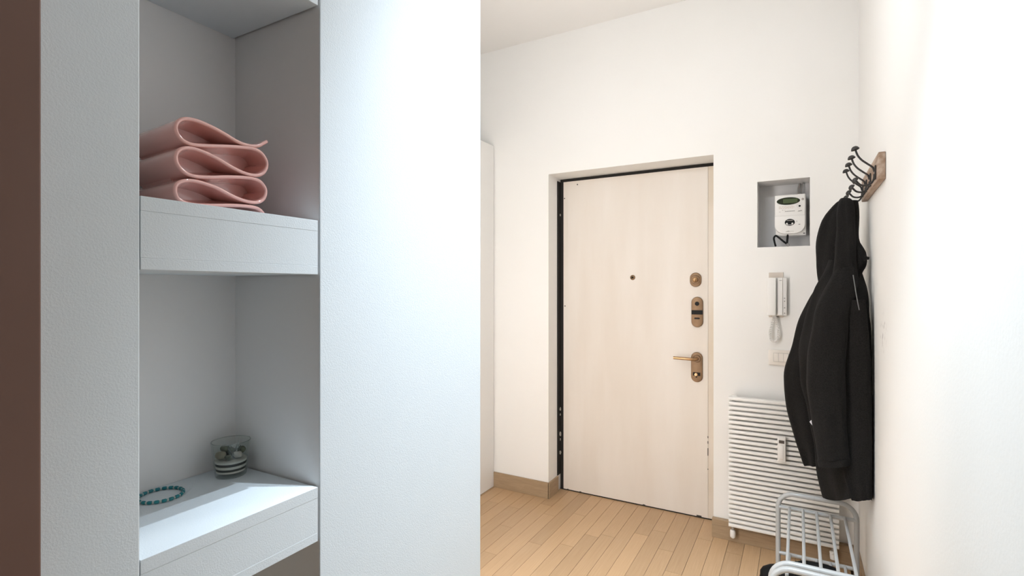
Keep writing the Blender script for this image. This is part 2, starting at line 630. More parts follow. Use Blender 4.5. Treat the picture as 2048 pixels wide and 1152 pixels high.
for (q0, q1) in ((872, 876), (882, 887), (896, 911), (937, 939)):
    c0, c1 = py(1413.4, q0, YD), py(1413.4, q1, YD)
    obj('paint_chip', bx((LX1 - 0.0475, YD - 0.0008, c1.z), (LX1 - 0.0435, YD + 0.0005, c0.z)), 'dark_print', door)
for (a_, q, w_) in ((1398, 1037, .014), (1288, 1012, .008), (1135, 979, .007), (1161, 983, .006)):
    c = py(a_, q - 1.5, YD)
    obj('paint_chip', bx((c.x - w_, YD - 0.0006, 0.009), (c.x + w_, YD + 0.0005, 0.009 + 0.5 * w_)), 'dark_print', door)

# peephole
c = py(1265.5, 555, YD)
ph = obj('peephole', lathe(BM(), [(0, -0.006), (0.006, -0.006), (0.008, -0.0085), (0.0155, -0.006), (0.0165, 0.0005)], (c.x, YD, c.z), 'y'), 'bronze', door, smooth=True)
obj('lens', lathe(BM(), [(0, -0.0075), (0.004, -0.0072), (0.0058, -0.006)], (c.x, YD, c.z), 'y', 16), 'black_plastic', ph, smooth=True)

# upper lock: oval rose with a turning knob
c = py(1391.5, 559.5, YD)
w_, h_ = 0.066, 0.086
rose = obj('lock_rose', prism(BM(), stadium(c.x, c.z, w_, h_, 12), YD - 0.009, YD), 'bronze', door, bevel=0.003, seg=3, smooth=True)
obj('rose_ring', lathe(BM(), [(0.0, -0.0135), (0.024, -0.0135), (0.0265, -0.011), (0.0275, -0.008)], (c.x, YD, c.z), 'y'), 'bronze', rose, smooth=True)
obj('turn_knob', lathe(BM(), [(0, -0.046), (0.010, -0.045), (0.0155, -0.040), (0.0165, -0.033), (0.013, -0.026), (0.009, -0.020), (0.010, -0.012)], (c.x, YD, c.z), 'y'),
    'bright_bronze', rose, smooth=True)

# electronic guard plate
c = py(1394.8, 624, YD)
gp = obj('guard_plate', prism(BM(), stadium(c.x, c.z, 0.066, 0.182, 14), YD - 0.012, YD), 'bronze', door, bevel=0.0035, seg=3, smooth=True)
c1 = py(1394.5, 607.3, YD)
obj('button', lathe(BM(), [(0, -0.0145), (0.011, -0.0145), (0.0128, -0.012)], (c.x, YD, c1.z), 'y', 20), 'black_plastic', gp, smooth=True)
c1 = py(1394.5, 624.5, YD)
obj('dark_band', bx((c.x - 0.0322, YD - 0.0135, c1.z - 0.013), (c.x + 0.0322, YD - 0.004, c1.z + 0.013)), 'black_plastic', gp, bevel=0.001)
c1 = py(1394.5, 636.5, YD)
obj('key_slot', prism(BM(), [(p[1] - c1.z + c.x, p[0] - c.x + c1.z) for p in stadium(c.x, c1.z, 0.010, 0.032)], YD - 0.0132, YD - 0.005), 'black_plastic', gp)

# lever handle on long plate
c = py(1394, 734, YD)
hp = obj('handle_plate', prism(BM(), stadium(c.x, c.z, 0.066, 0.180, 14), YD - 0.010, YD), 'bronze', door, bevel=0.003, seg=3, smooth=True)
c1 = py(1394.5, 717, YD)
obj('lever_collar', lathe(BM(), [(0, -0.018), (0.019, -0.017), (0.022, -0.013), (0.0225, -0.008)], (c1.x, YD, c1.z), 'y'), 'bronze', hp, smooth=True)
lv = spline([(c1.x, YD - 0.012, c1.z), (c1.x, YD - 0.035, c1.z), (c1.x - 0.012, YD - 0.052, c1.z), (c1.x - 0.04, YD - 0.056, c1.z + 0.001),
             (c1.x - 0.08, YD - 0.056, c1.z + 0.002), (c1.x - 0.128, YD - 0.056, c1.z + 0.003)], 6)
obj('lever', tube(BM(), lv, 0.0088, 14), 'bright_bronze', hp, smooth=True)
c1 = py(1393.5, 748, YD)
cy = obj('keyhole_guard', bx((c1.x - 0.020, YD - 0.0125, c1.z - 0.009), (c1.x + 0.022, YD - 0.008, c1.z + 0.011)), 'black_gap', hp, bevel=0.001)
obj('cylinder_cap', lathe(BM(), [(0, -0.019), (0.0085, -0.0185), (0.0105, -0.016), (0.0105, -0.010)], (c1.x - 0.002, YD, c1.z - 0.001), 'y', 18), 'bright_bronze', hp, smooth=True)
obj('cylinder_foot', bx((c1.x - 0.005, YD - 0.0125, c1.z - 0.020), (c1.x + 0.004, YD - 0.009, c1.z - 0.009)), 'black_gap', hp, bevel=0.0008)
adopt(door)

# ================================================================== WARDROBE
WX = -1.847
wd = thing('wardrobe', 'tall plain white wardrobe against the left of the door wall', 'wardrobe', (-2.14, 2.45, 0))
obj('body', bx((XL + 0.003, 1.86, 0.0), (WX - 0.022, YW - 0.006, 2.37)), 'wardrobe_white', wd, bevel=0.001)
obj('door', bx((WX - 0.020, 2.453, 0.003), (WX, YW - 0.008, 2.366)), 'wardrobe_white', wd, bevel=0.0012)
obj('door', bx((WX - 0.020, 1.862, 0.003), (WX, 2.450, 2.366)), 'wardrobe_white', wd, bevel=0.0012)
adopt(wd)

# ================================================================== SHELVES IN THE NICHE
A = 0.78


def shelf(ztop, zbot, label, zoff):
    t = thing('wall_shelf', label, 'shelf', (XP - 0.13, (N0 + N1) / 2, zbot), 'thick white shelves in the wall niche')
    y0, y1 = N0 + 0.0008, N1 - 0.0045
    x0, x1 = XN + 0.0005, XP - 0.0005
    th = ztop - zbot
    za, zb = zbot + 0.16 * th, ztop - 0.20 * th
    obj('top_board', bx((x0, y0, zb + 0.0001), (x1, y1, ztop)), 'plaster', t, bevel=0.0006)
    obj('front_board', bx((x0, y0, za), (x1 - 0.0002, y1, zb)), 'plaster', t, bevel=0.0003)
    obj('bottom_board', bx((x0, y0, zbot), (x1, y1, za - 0.0001)), 'plaster', t, bevel=0.0006)
    adopt(t)
    return t


ZU = EYE + 0.161 * A
ZUB = EYE + 0.0322 * A
ZL = EYE - 0.475 * A
shelf(ZU, ZUB, 'thick white shelf carrying the pink folded vase', 0)
shelf(ZL, ZL - 0.1005, 'thick white shelf carrying the glass and the turquoise bracelet', 0)
ZT = EYE + 0.674 * A
shelf(ZT + 0.1005, ZT, 'white shelf above the pink vase, its underside cut by the picture top', 0)

# ================================================================== PINK FOLDED VASE
XV = -0.822
path = [(1372, 383), (1345, 398), (1290, 424), (1200, 420), (1100, 385), (1000, 325), (900, 268), (760, 203), (650, 173), (575, 180), (533, 222), (530, 280), (560, 340),
        (620, 390), (700, 414), (850, 424), (1000, 428), (1150, 437), (1260, 455), (1330, 500), (1370, 575), (1362, 645), (1320, 690),
        (1250, 698), (1150, 672), (1030, 612), (900, 535), (770, 475), (670, 445), (590, 448), (540, 485), (527, 540), (548, 605), (610, 670),
        (700, 706), (850, 716), (1000, 713), (1150, 717), (1260, 733), (1320, 765), (1360, 830), (1352, 900), (1315, 940), (1250, 950),
        (1150, 930), (1030, 880), (900, 812), (780, 770), (680, 748), (590, 752), (535, 785), (520, 840), (540, 905), (600, 948), (700, 972),
        (850, 978), (1050, 978), (1190, 986), (1285, 1006), (1332, 1045), (1352, 1090)]
pts = []
for X_, Y_ in path:
    q = pxx(240 + X_ / 4.645, 200 + Y_ / 4.645, XV)
    pts.append(Vector((q.y, q.z, 0)))
sp = spline(pts, 4)
RT = 0.0029
zlow = ZU + RT + 0.0006
sp = [Vector((p.x, max(p.y, zlow), 0)) for p in sp]
# even out the spacing
dd = [sp[0]]
for p in sp[1:]:
    if (p - dd[-1]).length > 0.0022:
        dd.append(p)
sp = dd
b = BM()
DEP = 0.158
skew = 0.067


def vpt(p, d):
    return (XV - d, p.x + skew * d, p.y)


nn = []
for i, p in enumerate(sp):
    t = (sp[min(i + 1, len(sp) - 1)] - sp[max(i - 1, 0)]).normalized()
    nn.append(Vector((-t.y, t.x, 0)))
# the ribbon has a rounded front lip and thickens into the folds, so that every fold narrows like a funnel
ymin = min(p.x for p in sp)
ymax = max(p.x for p in sp)
ileft = next(i for i, p in enumerate(sp) if p.x < ymin + 0.004)


def sstep(e0, e1, v):
    t = max(0.0, min(1.0, (v - e0) / (e1 - e0)))
    return t * t * (3 - 2 * t)


DS = [0.006, 0.014, 0.024, 0.036, 0.052, DEP]
rows = []
for i, (p, n_) in enumerate(zip(sp, nn)):
    f = (p.x - ymin) / (ymax - ymin)
    fp = 1 - sstep(0.72, 0.97, f)                       # +n side lines the left folds
    fm = sstep(0.03, 0.28, f) if i > ileft else 0.0     # -n side lines the right folds
    gp = fp * (0.0105 if n_.y > 0 else 0.0035)
    gm = fm * (0.0105 if n_.y < 0 else 0.0035)
    row = []
    for d in DS[::-1]:
        row.append((-(RT + gm * sstep(0.0, 0.052, d)), d))
    for k in range(7):
        a = -PI / 2 + PI * k / 6
        row.append((RT * math.sin(a), RT * (1 - math.cos(a))))
    for d in DS:
        row.append((RT + gp * sstep(0.0, 0.052, d), d))
    vv = []
    for s_, d in row:
        c_ = Vector(vpt(p + n_ * s_, d))
        c_.z = max(c_.z, ZU + 0.0006)
        vv.append(b.verts.new(c_))
    rows.append(vv)
for r0, r1 in zip(rows[:-1], rows[1:]):
    m_ = len(r0)
    for k in range(m_):
        kk = (k + 1) % m_
        b.faces.new((r0[k], r0[kk], r1[kk], r1[k]))
b.faces.new(rows[0])
b.faces.new(rows[-1][::-1])
# closed inner body behind the open folds
core = [(560, 200), (700, 195), (900, 285), (1100, 400), (1180, 435), (1330, 520), (1350, 600), (1310, 680), (1240, 708), (1310, 770), (1335, 850), (1300, 930), (1230, 965), (1290, 1010), (1335, 1095), (1150, 1095),
        (1000, 1016), (700, 972), (575, 925), (540, 850), (560, 775), (640, 735), (570, 640), (545, 545), (570, 475), (660, 432), (580, 350), (548, 270)]
cq = [pxx(240 + X_ / 4.645, 200 + Y_ / 4.645, XV) for X_, Y_ in core]
cf0 = [b.verts.new((XV - 0.050, q.y + skew * 0.050, max(q.z, ZU + 0.001))) for q in cq]
cf1 = [b.verts.new((XV - DEP + 0.004, q.y + skew * (DEP - 0.004), max(q.z, ZU + 0.001))) for q in cq]
b.faces.new(cf0)
b.faces.new(cf1[::-1])
for i in range(len(cq)):
    j = (i + 1) % len(cq)
    b.faces.new((cf0[i], cf1[i], cf1[j], cf0[j]))
vs = obj('folded_vase', b, 'pink_glaze', smooth=True, angle=70)
tag(vs, 'glossy pink ceramic vase shaped like a folded towel on the upper shelf', 'vase')

# ================================================================== GLASS WITH SAND AND PEBBLES
gc = pz(462, 950, ZL)
gt = thing('glass_tumbler', 'small clear glass with striped sand and pebbles on the lower shelf', 'glass', (gc.x, gc.y, ZL))
R0, R1, HG = 0.0275, 0.0352, 0.0685
gw = 0.0021


def rg(h):
    return R0 + (R1 - R0) * h / HG


prof = [(0.0, 0.0005), (R0 - 0.002, 0.0003), (R0, 0.002), (rg(0.03), 0.03), (rg(0.05), 0.05), (R1, HG - 0.001), (R1 - 0.0011, HG), (R1 - gw, HG - 0.001),
        (rg(0.04) - gw, 0.04), (rg(0.012) - gw, 0.012), (R0 - gw - 0.003, 0.0095), (0.0, 0.009)]
obj('glass_wall', lathe(BM(), prof, (gc.x, gc.y, ZL), 'z', 48), 'clear_glass', gt, smooth=True)
obj('glass_rim', tube(BM(), [(gc.x + (R1 - 0.0009) * math.cos(2 * PI * k / 48), gc.y + (R1 - 0.0009) * math.sin(2 * PI * k / 48), ZL + HG) for k in range(48)], 0.0009, 8, closed=True),
    'rim_glass', gt, smooth=True)
lay = [('sand_layer', 'white_sand', 0.0100, 0.0135), ('sand_layer', 'dark_sand', 0.0137, 0.0180), ('sand_layer', 'white_sand', 0.0182, 0.0232),
       ('sand_layer', 'dark_sand', 0.0234, 0.0284), ('sand_layer', 'white_sand', 0.0286, 0.0325)]
for nme, mm, h0, h1 in lay:
    bb = BM()
    g0 = gw + 0.0006
    lathe(bb, [(rg(h0) - g0, h0), (rg(h1) - g0, h1)], (gc.x, gc.y, ZL), 'z', 40)
    o = obj(nme, bb, mm, gt, smooth=True)
    o['label'] = 'pale sand band' if 'white' in mm else 'dark sand band'
# a small clear sprig
b = BM()
for k, (ax, tilt, L) in enumerate(((0.4, .5, .030), (1.7, .35, .034), (3.0, .6, .027), (4.4, .4, .030), (5.4, .7, .026))):
    base = Vector((gc.x + 0.004, gc.y + 0.004, ZL + 0.034))
    d = Vector((math.cos(ax) * math.sin(tilt), math.sin(ax) * math.sin(tilt), math.cos(tilt)))
    ptsx = [base + d * L * t for t in (0, .25, .5, .75, 1)]
    tube(b, ptsx, [0.0008, 0.0022, 0.0027, 0.0019, 0.0003], 6)
obj('sprig', b, 'frosted_leaf', gt, smooth=True)
adopt(gt)
rr = random.Random(11)
pebs = [(-0.014, -0.012, 0.0425, 0.0095, 'beige_pebble', 'pale beige pebble at the left in the sand glass'),
        (-0.006, 0.008, 0.0440, 0.0100, 'green_pebble', 'large mottled green pebble at the back of the sand glass'),
        (-0.013, -0.001, 0.0520, 0.0078, 'green_pebble', 'dark green pebble lying on top in the sand glass'),
        (0.013, 0.001, 0.0405, 0.0085, 'white_pebble', 'whitish round pebble at the right in the sand glass'),
        (0.012, 0.015, 0.0460, 0.0080, 'green_pebble', 'small dark pebble behind the whitish one in the sand glass'),
        (0.001, -0.012, 0.0385, 0.0062, 'green_pebble', 'smallest dark pebble between beige and whitish ones in the glass')]
# local axes: first = image right, second = away from the camera
for dx_, dy_, hz, r_, mm, lab in pebs:
    b = BM()
    bmesh.ops.create_icosphere(b, subdivisions=3, radius=r_)
    off = Vector((rr.random() * 9, rr.random() * 9, rr.random() * 9))
    for v in b.verts:
        k = 1 + 0.28 * noise.noise(v.co * (0.9 / r_) + off)
        v.co = Vector((v.co.x * k, v.co.y * k, v.co.z * k * 0.88))
    X_ = gc.x + CS * dx_ - SN * dy_
    Y_ = gc.y + SN * dx_ + CS * dy_
    o = obj('pebble', b, mm, smooth=True, loc=(X_, Y_, ZL + hz))
    tag(o, lab, 'pebble', 'pebbles in the glass')

# ================================================================== BRACELET
bc = pz(321.5, 993.5, ZL)
br = thing('bracelet', 'turquoise beaded bracelet lying on the lower shelf', 'bracelet', (bc.x, bc.y, ZL))
RB, rb = 0.0338, 0.0030
nb = 20
Lb = 2 * PI * RB / nb
bm1 = lathe(BM(), [(0, -Lb * 0.34), (rb * 0.75, -Lb * 0.34), (rb, -Lb * 0.22), (rb, Lb * 0.22), (rb * 0.75, Lb * 0.34), (0, Lb * 0.34)], (0, 0, 0), 'x', 12)
proto = obj('bead', bm1, 'teal_bead', smooth=True)
bm2 = lathe(BM(), [(0, -Lb * 0.15), (rb * 0.6, -Lb * 0.15), (rb * 0.86, 0), (rb * 0.6, Lb * 0.15), (0, Lb * 0.15)], (0, 0, 0), 'x', 12)
proto2 = obj('spacer', bm2, 'spacer_bead', smooth=True)
for k in range(nb):
    for pr, ph_ in ((proto, 0.0), (proto2, 0.5)):
        o = pr if k == 0 else pr.copy()
        if k:
            C.objects.link(o)
        a = 2 * PI * (k + ph_) / nb
        o.parent = br
        o.location = (RB * math.cos(a), RB * math.sin(a), rb + 0.0003)
        o.rotation_euler = (0, 0, a + PI / 2)

# ================================================================== ELECTRICITY METER
ym = YW + 0.060      # front of the meter
ma, mb_ = py(1549.5, 390, ym), py(1610.5, 466, ym)
x0, x1 = ma.x, mb_.x
z1 = py(1549.5, 391.5, ym).z
z0 = py(1549.5, 470.5, ym).z
mt = thing('electricity_meter', 'white electricity meter with green oval display in the grey wall niche', 'meter', ((x0 + x1) / 2, YW + MD, z0))
W, H = x1 - x0, z1 - z0
obj('housing', bx((x0 + 0.004, ym + 0.012, z0 - 0.004), (x1 + 0.004, yn - 0.001, z1)), 'white_plastic', mt, bevel=0.004, seg=2, smooth=True)
obj('upper_cover', bx((x0, ym, z0 + 0.45 * H), (x1, ym + 0.03, z1)), 'white_plastic', mt, bevel=0.004, seg=3, smooth=True)
# lower cover with rounded bottom
poly = [(x0, z0 + 0.47 * H)]
for k in range(13):
    a = PI + (PI / 2) * k / 12
    poly.append((x0 + 0.35 * W + 0.35 * W * math.cos(a), z0 + 0.24 * H + 0.22 * H * math.sin(a)))
for k in range(13):
    a = 1.5 * PI + (PI / 2) * k / 12
    poly.append((x1 - 0.35 * W + 0.35 * W * math.cos(a), z0 + 0.24 * H + 0.22 * H * math.sin(a)))
poly.append((x1, z0 + 0.47 * H))
lc = obj('lower_cover', prism(BM(), poly, ym - 0.010, ym + 0.03), 'white_plastic', mt, bevel=0.003, seg=3, smooth=True)
dz = z1 - 0.16 * H
dcx = x0 + 0.45 * W
rim = obj('display_rim', prism(BM(), oval(dcx, dz, 0.385 * W, 0.094 * H, 32), ym - 0.0022, ym + 0.002), 'lcd_rim', mt)
obj('display', bx((dcx - 0.17 * W, ym - 0.0030, dz - 0.050 * H), (dcx + 0.30 * W, ym - 0.001, dz + 0.050 * H)), 'lcd', rim, bevel=0.0004)
obj('seal_cap', lathe(BM(), [(0, -0.003), (0.004, -0.003), (0.0065, 0.0005)], (x0 + 0.92 * W, ym, z1 - 0.135 * H), 'y', 18), 'conduit_grey', mt, smooth=True)
obj('button_ring', lathe(BM(), [(0.0105, -0.001), (0.0125, -0.0022), (0.0145, -0.001), (0.0145, 0.001), (0.0105, 0.001)], (x0 + 0.80 * W, ym, z1 - 0.30 * H), 'y', 28, close=True),
    'handset_plastic', mt, smooth=True)
obj('button', prism(BM(), oval(x0 + 0.82 * W, z1 - 0.30 * H, 0.0052, 0.0045, 16), ym - 0.003, ym + 0.001), 'black_plastic', mt)


def marks(name, lst, m, par, yf):
    bb = BM()
    for (fx0, fx1, fz0, fz1) in lst:
        box(bb, (x0 + fx0 * W, yf - 0.0004, z1 - fz1 * H), (x0 + fx1 * W, yf + 0.0004, z1 - fz0 * H))
    o = obj(name, bb, m, par)
    return o


rk = random.Random(5)
pl = []
for r_ in range(3):
    fx = 0.14
    while fx < 0.62:
        l_ = 0.03 + 0.06 * rk.random()
        pl.append((fx, min(fx + l_, 0.66), 0.285 + 0.024 * r_, 0.297 + 0.024 * r_))
        fx += l_ + 0.02
marks('fine_print', pl, 'cream_plastic', mt, ym)
marks('serial_line', [(0.34 + 0.03 * k, 0.362 + 0.03 * k, 0.405, 0.423) for k in range(11)], 'grey_print', mt, ym)
marks('small_marks', [(0.25, 0.28, 0.373, 0.385), (0.30, 0.36, 0.376, 0.380), (0.14, 0.20, 0.418, 0.424)], 'grey_print', mt, ym)
# curved logo strokes
bb = BM()
for (cx_, cz_, k_) in ((0.80, 0.425, 1.0), (0.86, 0.418, 0.9)):
    tube(bb, [(x0 + (cx_ - 0.035 * k_) * W, ym - 0.0002, z1 - (cz_ + 0.012) * H), (x0 + cx_ * W, ym - 0.0002, z1 - (cz_ - 0.008) * H),
              (x0 + (cx_ + 0.035 * k_) * W, ym - 0.0002, z1 - (cz_ + 0.010) * H)], 0.0011, 6)
obj('emblem', bb, 'dark_print', mt)
bb = BM()
yl = ym - 0.010
for (cx_, cz_, k_) in ((0.42, 0.925, 1.2), (0.46, 0.918, 1.0)):
    tube(bb, [(x0 + (cx_ - 0.04 * k_) * W, yl - 0.0002, z1 - (cz_ + 0.012) * H), (x0 + cx_ * W, yl - 0.0002, z1 - (cz_ - 0.008) * H),
              (x0 + (cx_ + 0.04 * k_) * W, yl - 0.0002, z1 - (cz_ + 0.010) * H)], 0.0011, 6)
for k in range(5):
    box(bb, (x0 + (0.51 + 0.025 * k) * W, yl - 0.0004, z1 - 0.926 * H), (x0 + (0.527 + 0.025 * k) * W, yl + 0.0004, z1 - 0.918 * H))
obj('emblem', bb, 'grey_print', lc)
# breaker window
cz_ = z1 - 0.70 * H
win = obj('breaker_window', prism(BM(), oval(x0 + 0.50 * W, cz_, 0.165 * W, 0.086 * H, 28), yl - 0.0025, yl + 0.002), 'black_plastic', lc, bevel=0.0008)
obj('breaker_toggle', bx((x0 + 0.44 * W, yl - 0.007, cz_ - 0.045 * H), (x0 + 0.53 * W, yl - 0.002, cz_ + 0.005 * H)), 'black_plastic', lc, bevel=0.001)
obj('breaker_screw', lathe(BM(), [(0, -0.002), (0.004, -0.002), (0.005, 0.0)], (x0 + 0.405 * W, yl - 0.0024, cz_ - 0.032 * H), 'y', 12), 'white_plastic', lc, smooth=True)
obj('breaker_screw', lathe(BM(), [(0, -0.002), (0.004, -0.002), (0.005, 0.0)], (x0 + 0.585 * W, yl - 0.0024, cz_ - 0.032 * H), 'y', 12), 'white_plastic', lc, smooth=True)
obj('breaker_bar', bx((x0 + 0.40 * W, yl - 0.0035, cz_ + 0.038 * H), (x0 + 0.60 * W, yl - 0.002, cz_ + 0.055 * H)), 'conduit_grey', lc, bevel=0.0005)
obj('breaker_bar', bx((x0 + 0.41 * W, yl - 0.0035, cz_ - 0.068 * H), (x0 + 0.59 * W, yl - 0.002, cz_ - 0.056 * H)), 'white_plastic', lc, bevel=0.0005)
bb = BM()
box(bb, (x0 + 0.72 * W, yl - 0.0004, cz_ + 0.0 * H), (x0 + 0.735 * W, yl + 0.0004, cz_ + 0.035 * H))
box(bb, (x0 + 0.78 * W, yl - 0.0004, cz_ - 0.068 * H), (x0 + 0.84 * W, yl + 0.0004, cz_ - 0.050 * H))
obj('switch_mark', bb, 'grey_print', lc)
bb = BM()
box(bb, (x0 + 0.93 * W, ym + 0.0112, z0 + 0.013 * H), (x0 + 1.0 * W, ym + 0.0122, z0 + 0.035 * H))
obj('corner_mark', bb, 'dark_print', mt)
# cables
q = [py(1551.5, 493, ym), py(1549, 484, ym), py(1547.8, 476, ym), py(1551.5, 471.5, ym + 0.005), py(1556, 474, ym), py(1566, 482, ym - 0.004), py(1573, 487.5, ym)]
cb = obj('cable', tube(BM(), spline(q, 6), 0.0048, 10), 'black_plastic', mt, smooth=True)
q = [py(1575.5, 466, ym + 0.02), py(1575, 476, ym + 0.01), py(1574, 486, ym)]
obj('cable', tube(BM(), spline(q, 5), 0.0052, 10), 'black_plastic', mt, smooth=True)
qc = py(1576, 490, ym - 0.003)
obj('wire_seal', tube(BM(), [(qc.x + 0.0052 * math.cos(2 * PI * k / 16), qc.y, qc.z + 0.0060 * math.sin(2 * PI * k / 16)) for k in range(16)], 0.0017, 8, closed=True),
    'conduit_grey', mt, smooth=True)
c0 = py(1597, 386, yn - 0.02)
for dxx, rr_ in ((0.0, 0.0055), (0.014, 0.0028)):
    obj('conduit', tube(BM(), spline([(c0.x + dxx, yn - 0.03, z1 - 0.01), (c0.x + dxx, yn - 0.025, z1 + 0.03), (c0.x + 0.006 + dxx, yn - 0.02, MZ1 - 0.002)], 5), rr_, 12),
        'conduit_grey', mt, smooth=True)
adopt(mt)

# ================================================================== INTERCOM
yi = YW - 0.035
ia, ib = py(1534.5, 555, yi), py(1573.5, 632, yi)
z1i, z0i = py(1535, 555.5, yi).z, py(1535, 631, yi).z
x0, x1 = ia.x, ib.x
ic = thing('intercom', 'white wall intercom handset with coiled cord beside the door', 'intercom', ((x0 + x1) / 2, YW, z0i))
W, H = x1 - x0, z1i - z0i
obj('wall_plate', bx((x0 + 0.006, YW - 0.006, z0i - 0.01), (x1 - 0.016, YW - 0.0005, z1i + 0.028)), 'cream_plastic', ic, bevel=0.001)
obj('base', bx((x0 + 0.004, yi + 0.006, z0i), (x1, YW - 0.0065, z1i)), 'white_plastic', ic, bevel=0.003, seg=2, smooth=True)
obj('speaker_panel', bx((x0 + 0.545 * W, yi, z0i + 0.004), (x0 + 0.79 * W, yi + 0.008, z1i - 0.003)), 'white_plastic', ic, bevel=0.0015)
obj('handset', bx((x0, yi - 0.016, z0i + 0.001), (x0 + 0.46 * W, yi + 0.005, z1i - 0.001)), 'handset_plastic', ic, bevel=0.004, seg=3, smooth=True)
obj('brand_mark', bx((x0 + 0.62 * W, yi - 0.0006, z1i - 0.016), (x0 + 0.75 * W, yi + 0.0002, z1i - 0.013)), 'grey_print', ic)
for qz in (596.5, 602.5, 615.8, 626.5):
    cz_ = py(1569, qz, yi).z
    obj('button', bx((x0 + 0.86 * W, yi + 0.0038, cz_ - 0.0024), (x0 + 0.92 * W, yi + 0.0065, cz_ + 0.0024)), 'grey_print', ic, bevel=0.0006)
# coiled cord: a helix wound round a hanging loop
lp = spline([py(1547.5, 631, yi + 0.012), py(1544.5, 645, yi + 0.010), py(1540.5, 662, yi + 0.008), py(1540.5, 675, yi + 0.008), py(1546, 682.5, yi + 0.008), py(1553.5, 681, yi + 0.008),
             py(1557, 671, yi + 0.008), py(1555.5, 655, yi + 0.009), py(1552, 641, yi + 0.010), py(1550.5, 631, yi + 0.012)], 40)
hel = []
turns = 44
M_ = len(lp)
tot = turns * 9
for k in range(tot + 1):
    f_ = k / tot * (M_ - 1)
    i = min(int(f_), M_ - 2)
    p = lp[i].lerp(lp[i + 1], f_ - i)
    t = (lp[i + 1] - lp[i]).normalized()
    n_ = Vector((0, 1, 0))
    v_ = t.cross(n_).normalized()
    a = 2 * PI * k / 9
    hel.append(p + (n_ * math.cos(a) + v_ * math.sin(a)) * 0.0046)
obj('coiled_cord', tube(BM(), hel, 0.0021, 6), 'white_plastic', ic, smooth=True)
adopt(ic)

# ================================================================== LIGHT SWITCH
ys = YW - 0.010
sa = py(1537, 699, ys)
sz1, sz0 = py(1537, 699, ys).z, py(1537, 729.5, ys).z
x0, x1 = sa.x, sa.x + 0.118
sw = thing('light_switch', 'cream three gang light switch plate below the intercom', 'switch', ((x0 + x1) / 2, YW, sz0))
obj('plate', bx((x0, ys, sz0), (x1, YW - 0.0005, sz1)), 'switch_plastic', sw, bevel=0.003, seg=3, smooth=True)
ka, kz1, kz0 = py(1547.5, 706, ys).x, py(1547.5, 706, ys).z, py(1547.5, 722.5, ys).z
obj('frame_gap', bx((ka - 0.0012, ys - 0.0006, kz0 - 0.0012), (ka + 0.0695, ys + 0.002, kz1 + 0.0012)), 'grey_print', sw)
for k in range(3):
    o = obj('rocker', bx((ka + 0.023 * k, ys - 0.0035, kz0), (ka + 0.023 * k + 0.0222, ys + 0.001, kz1)), 'key_plastic', sw, bevel=0.0012)
adopt(sw)

# ================================================================== RADIATOR
YRF = 2.958
RX0, RX1, RZ0, RZ1 = -0.327, 0.173, 0.100, 0.802
rd = thing('radiator', 'white slatted wall radiator behind the hanging coat', 'radiator', ((RX0 + RX1) / 2, YRF, 0))
NS = 28
pitch = (RZ1 - RZ0) / NS
sm = bx((-0.25, -0.006, -pitch * 0.31), (0.25, 0.026, pitch * 0.31))
ps = obj('slat', sm, 'radiator_white', rd, bevel=0.0014, seg=2, smooth=True)
for k in range(NS):
    o = ps if k == 0 else ps.copy()
    if k:
        C.objects.link(o)
    o.parent = rd
    o.location = ((RX0 + RX1) / 2, YRF + 0.006, RZ0 + pitch * (k + 0.5))
for xx in (RX0 + 0.022, RX1 - 0.022):
    obj('collector', bx((xx - 0.017, YRF + 0.0322, RZ0 - 0.004), (xx + 0.017, YRF + 0.052, RZ1 - 0.002)), 'radiator_white', rd, bevel=0.004, smooth=True)
    for zz in (RZ0 + 0.12, RZ1 - 0.12):
        obj('bracket', bx((xx - 0.010, YRF + 0.052, zz - 0.015), (xx + 0.010, YW - 0.0005, zz + 0.015)), 'radiator_white', rd)
# valve left, lockshield right
xv = RX0 + 0.018
v = obj('valve', lathe(BM(), [(0.008, 0.0), (0.008, -0.018), (0.006, -0.019), (0.006, -0.028)], (xv, YRF + 0.030, RZ0 - 0.003), 'z', 18), 'conduit_grey', rd, smooth=True)
obj('valve_cap', lathe(BM(), [(0.0095, -0.022), (0.0135, -0.026), (0.0145, -0.040), (0.0135, -0.060), (0.008, -0.066), (0, -0.067)], (xv, YRF + 0.030, RZ0), 'z', 20), 'radiator_white', v, smooth=True)
xv = RX1 - 0.024
v = obj('valve', lathe(BM(), [(0.008, 0.0), (0.008, -0.018), (0.006, -0.019), (0.006, -0.028)], (xv, YRF + 0.030, RZ0 - 0.003), 'z', 18), 'conduit_grey', rd, smooth=True)
obj('valve_cap', lathe(BM(), [(0.0095, -0.022), (0.0150, -0.026), (0.0150, -0.034), (0.012, -0.036), (0.0145, -0.040), (0.0125, -0.062), (0, -0.064)], (xv, YRF + 0.030, RZ0), 'z', 20),
    'radiator_white', v, smooth=True)
adopt_list = [c for c in rd.children if c.name.split('.')[0] != 'slat']
for ch in adopt_list:
    ch.location = Vector(ch.location) - Vector(rd.location)
for ch in rd.children:
    if ch.name.split('.')[0] == 'slat':
        ch.location = Vector(ch.location) - Vector(rd.location)

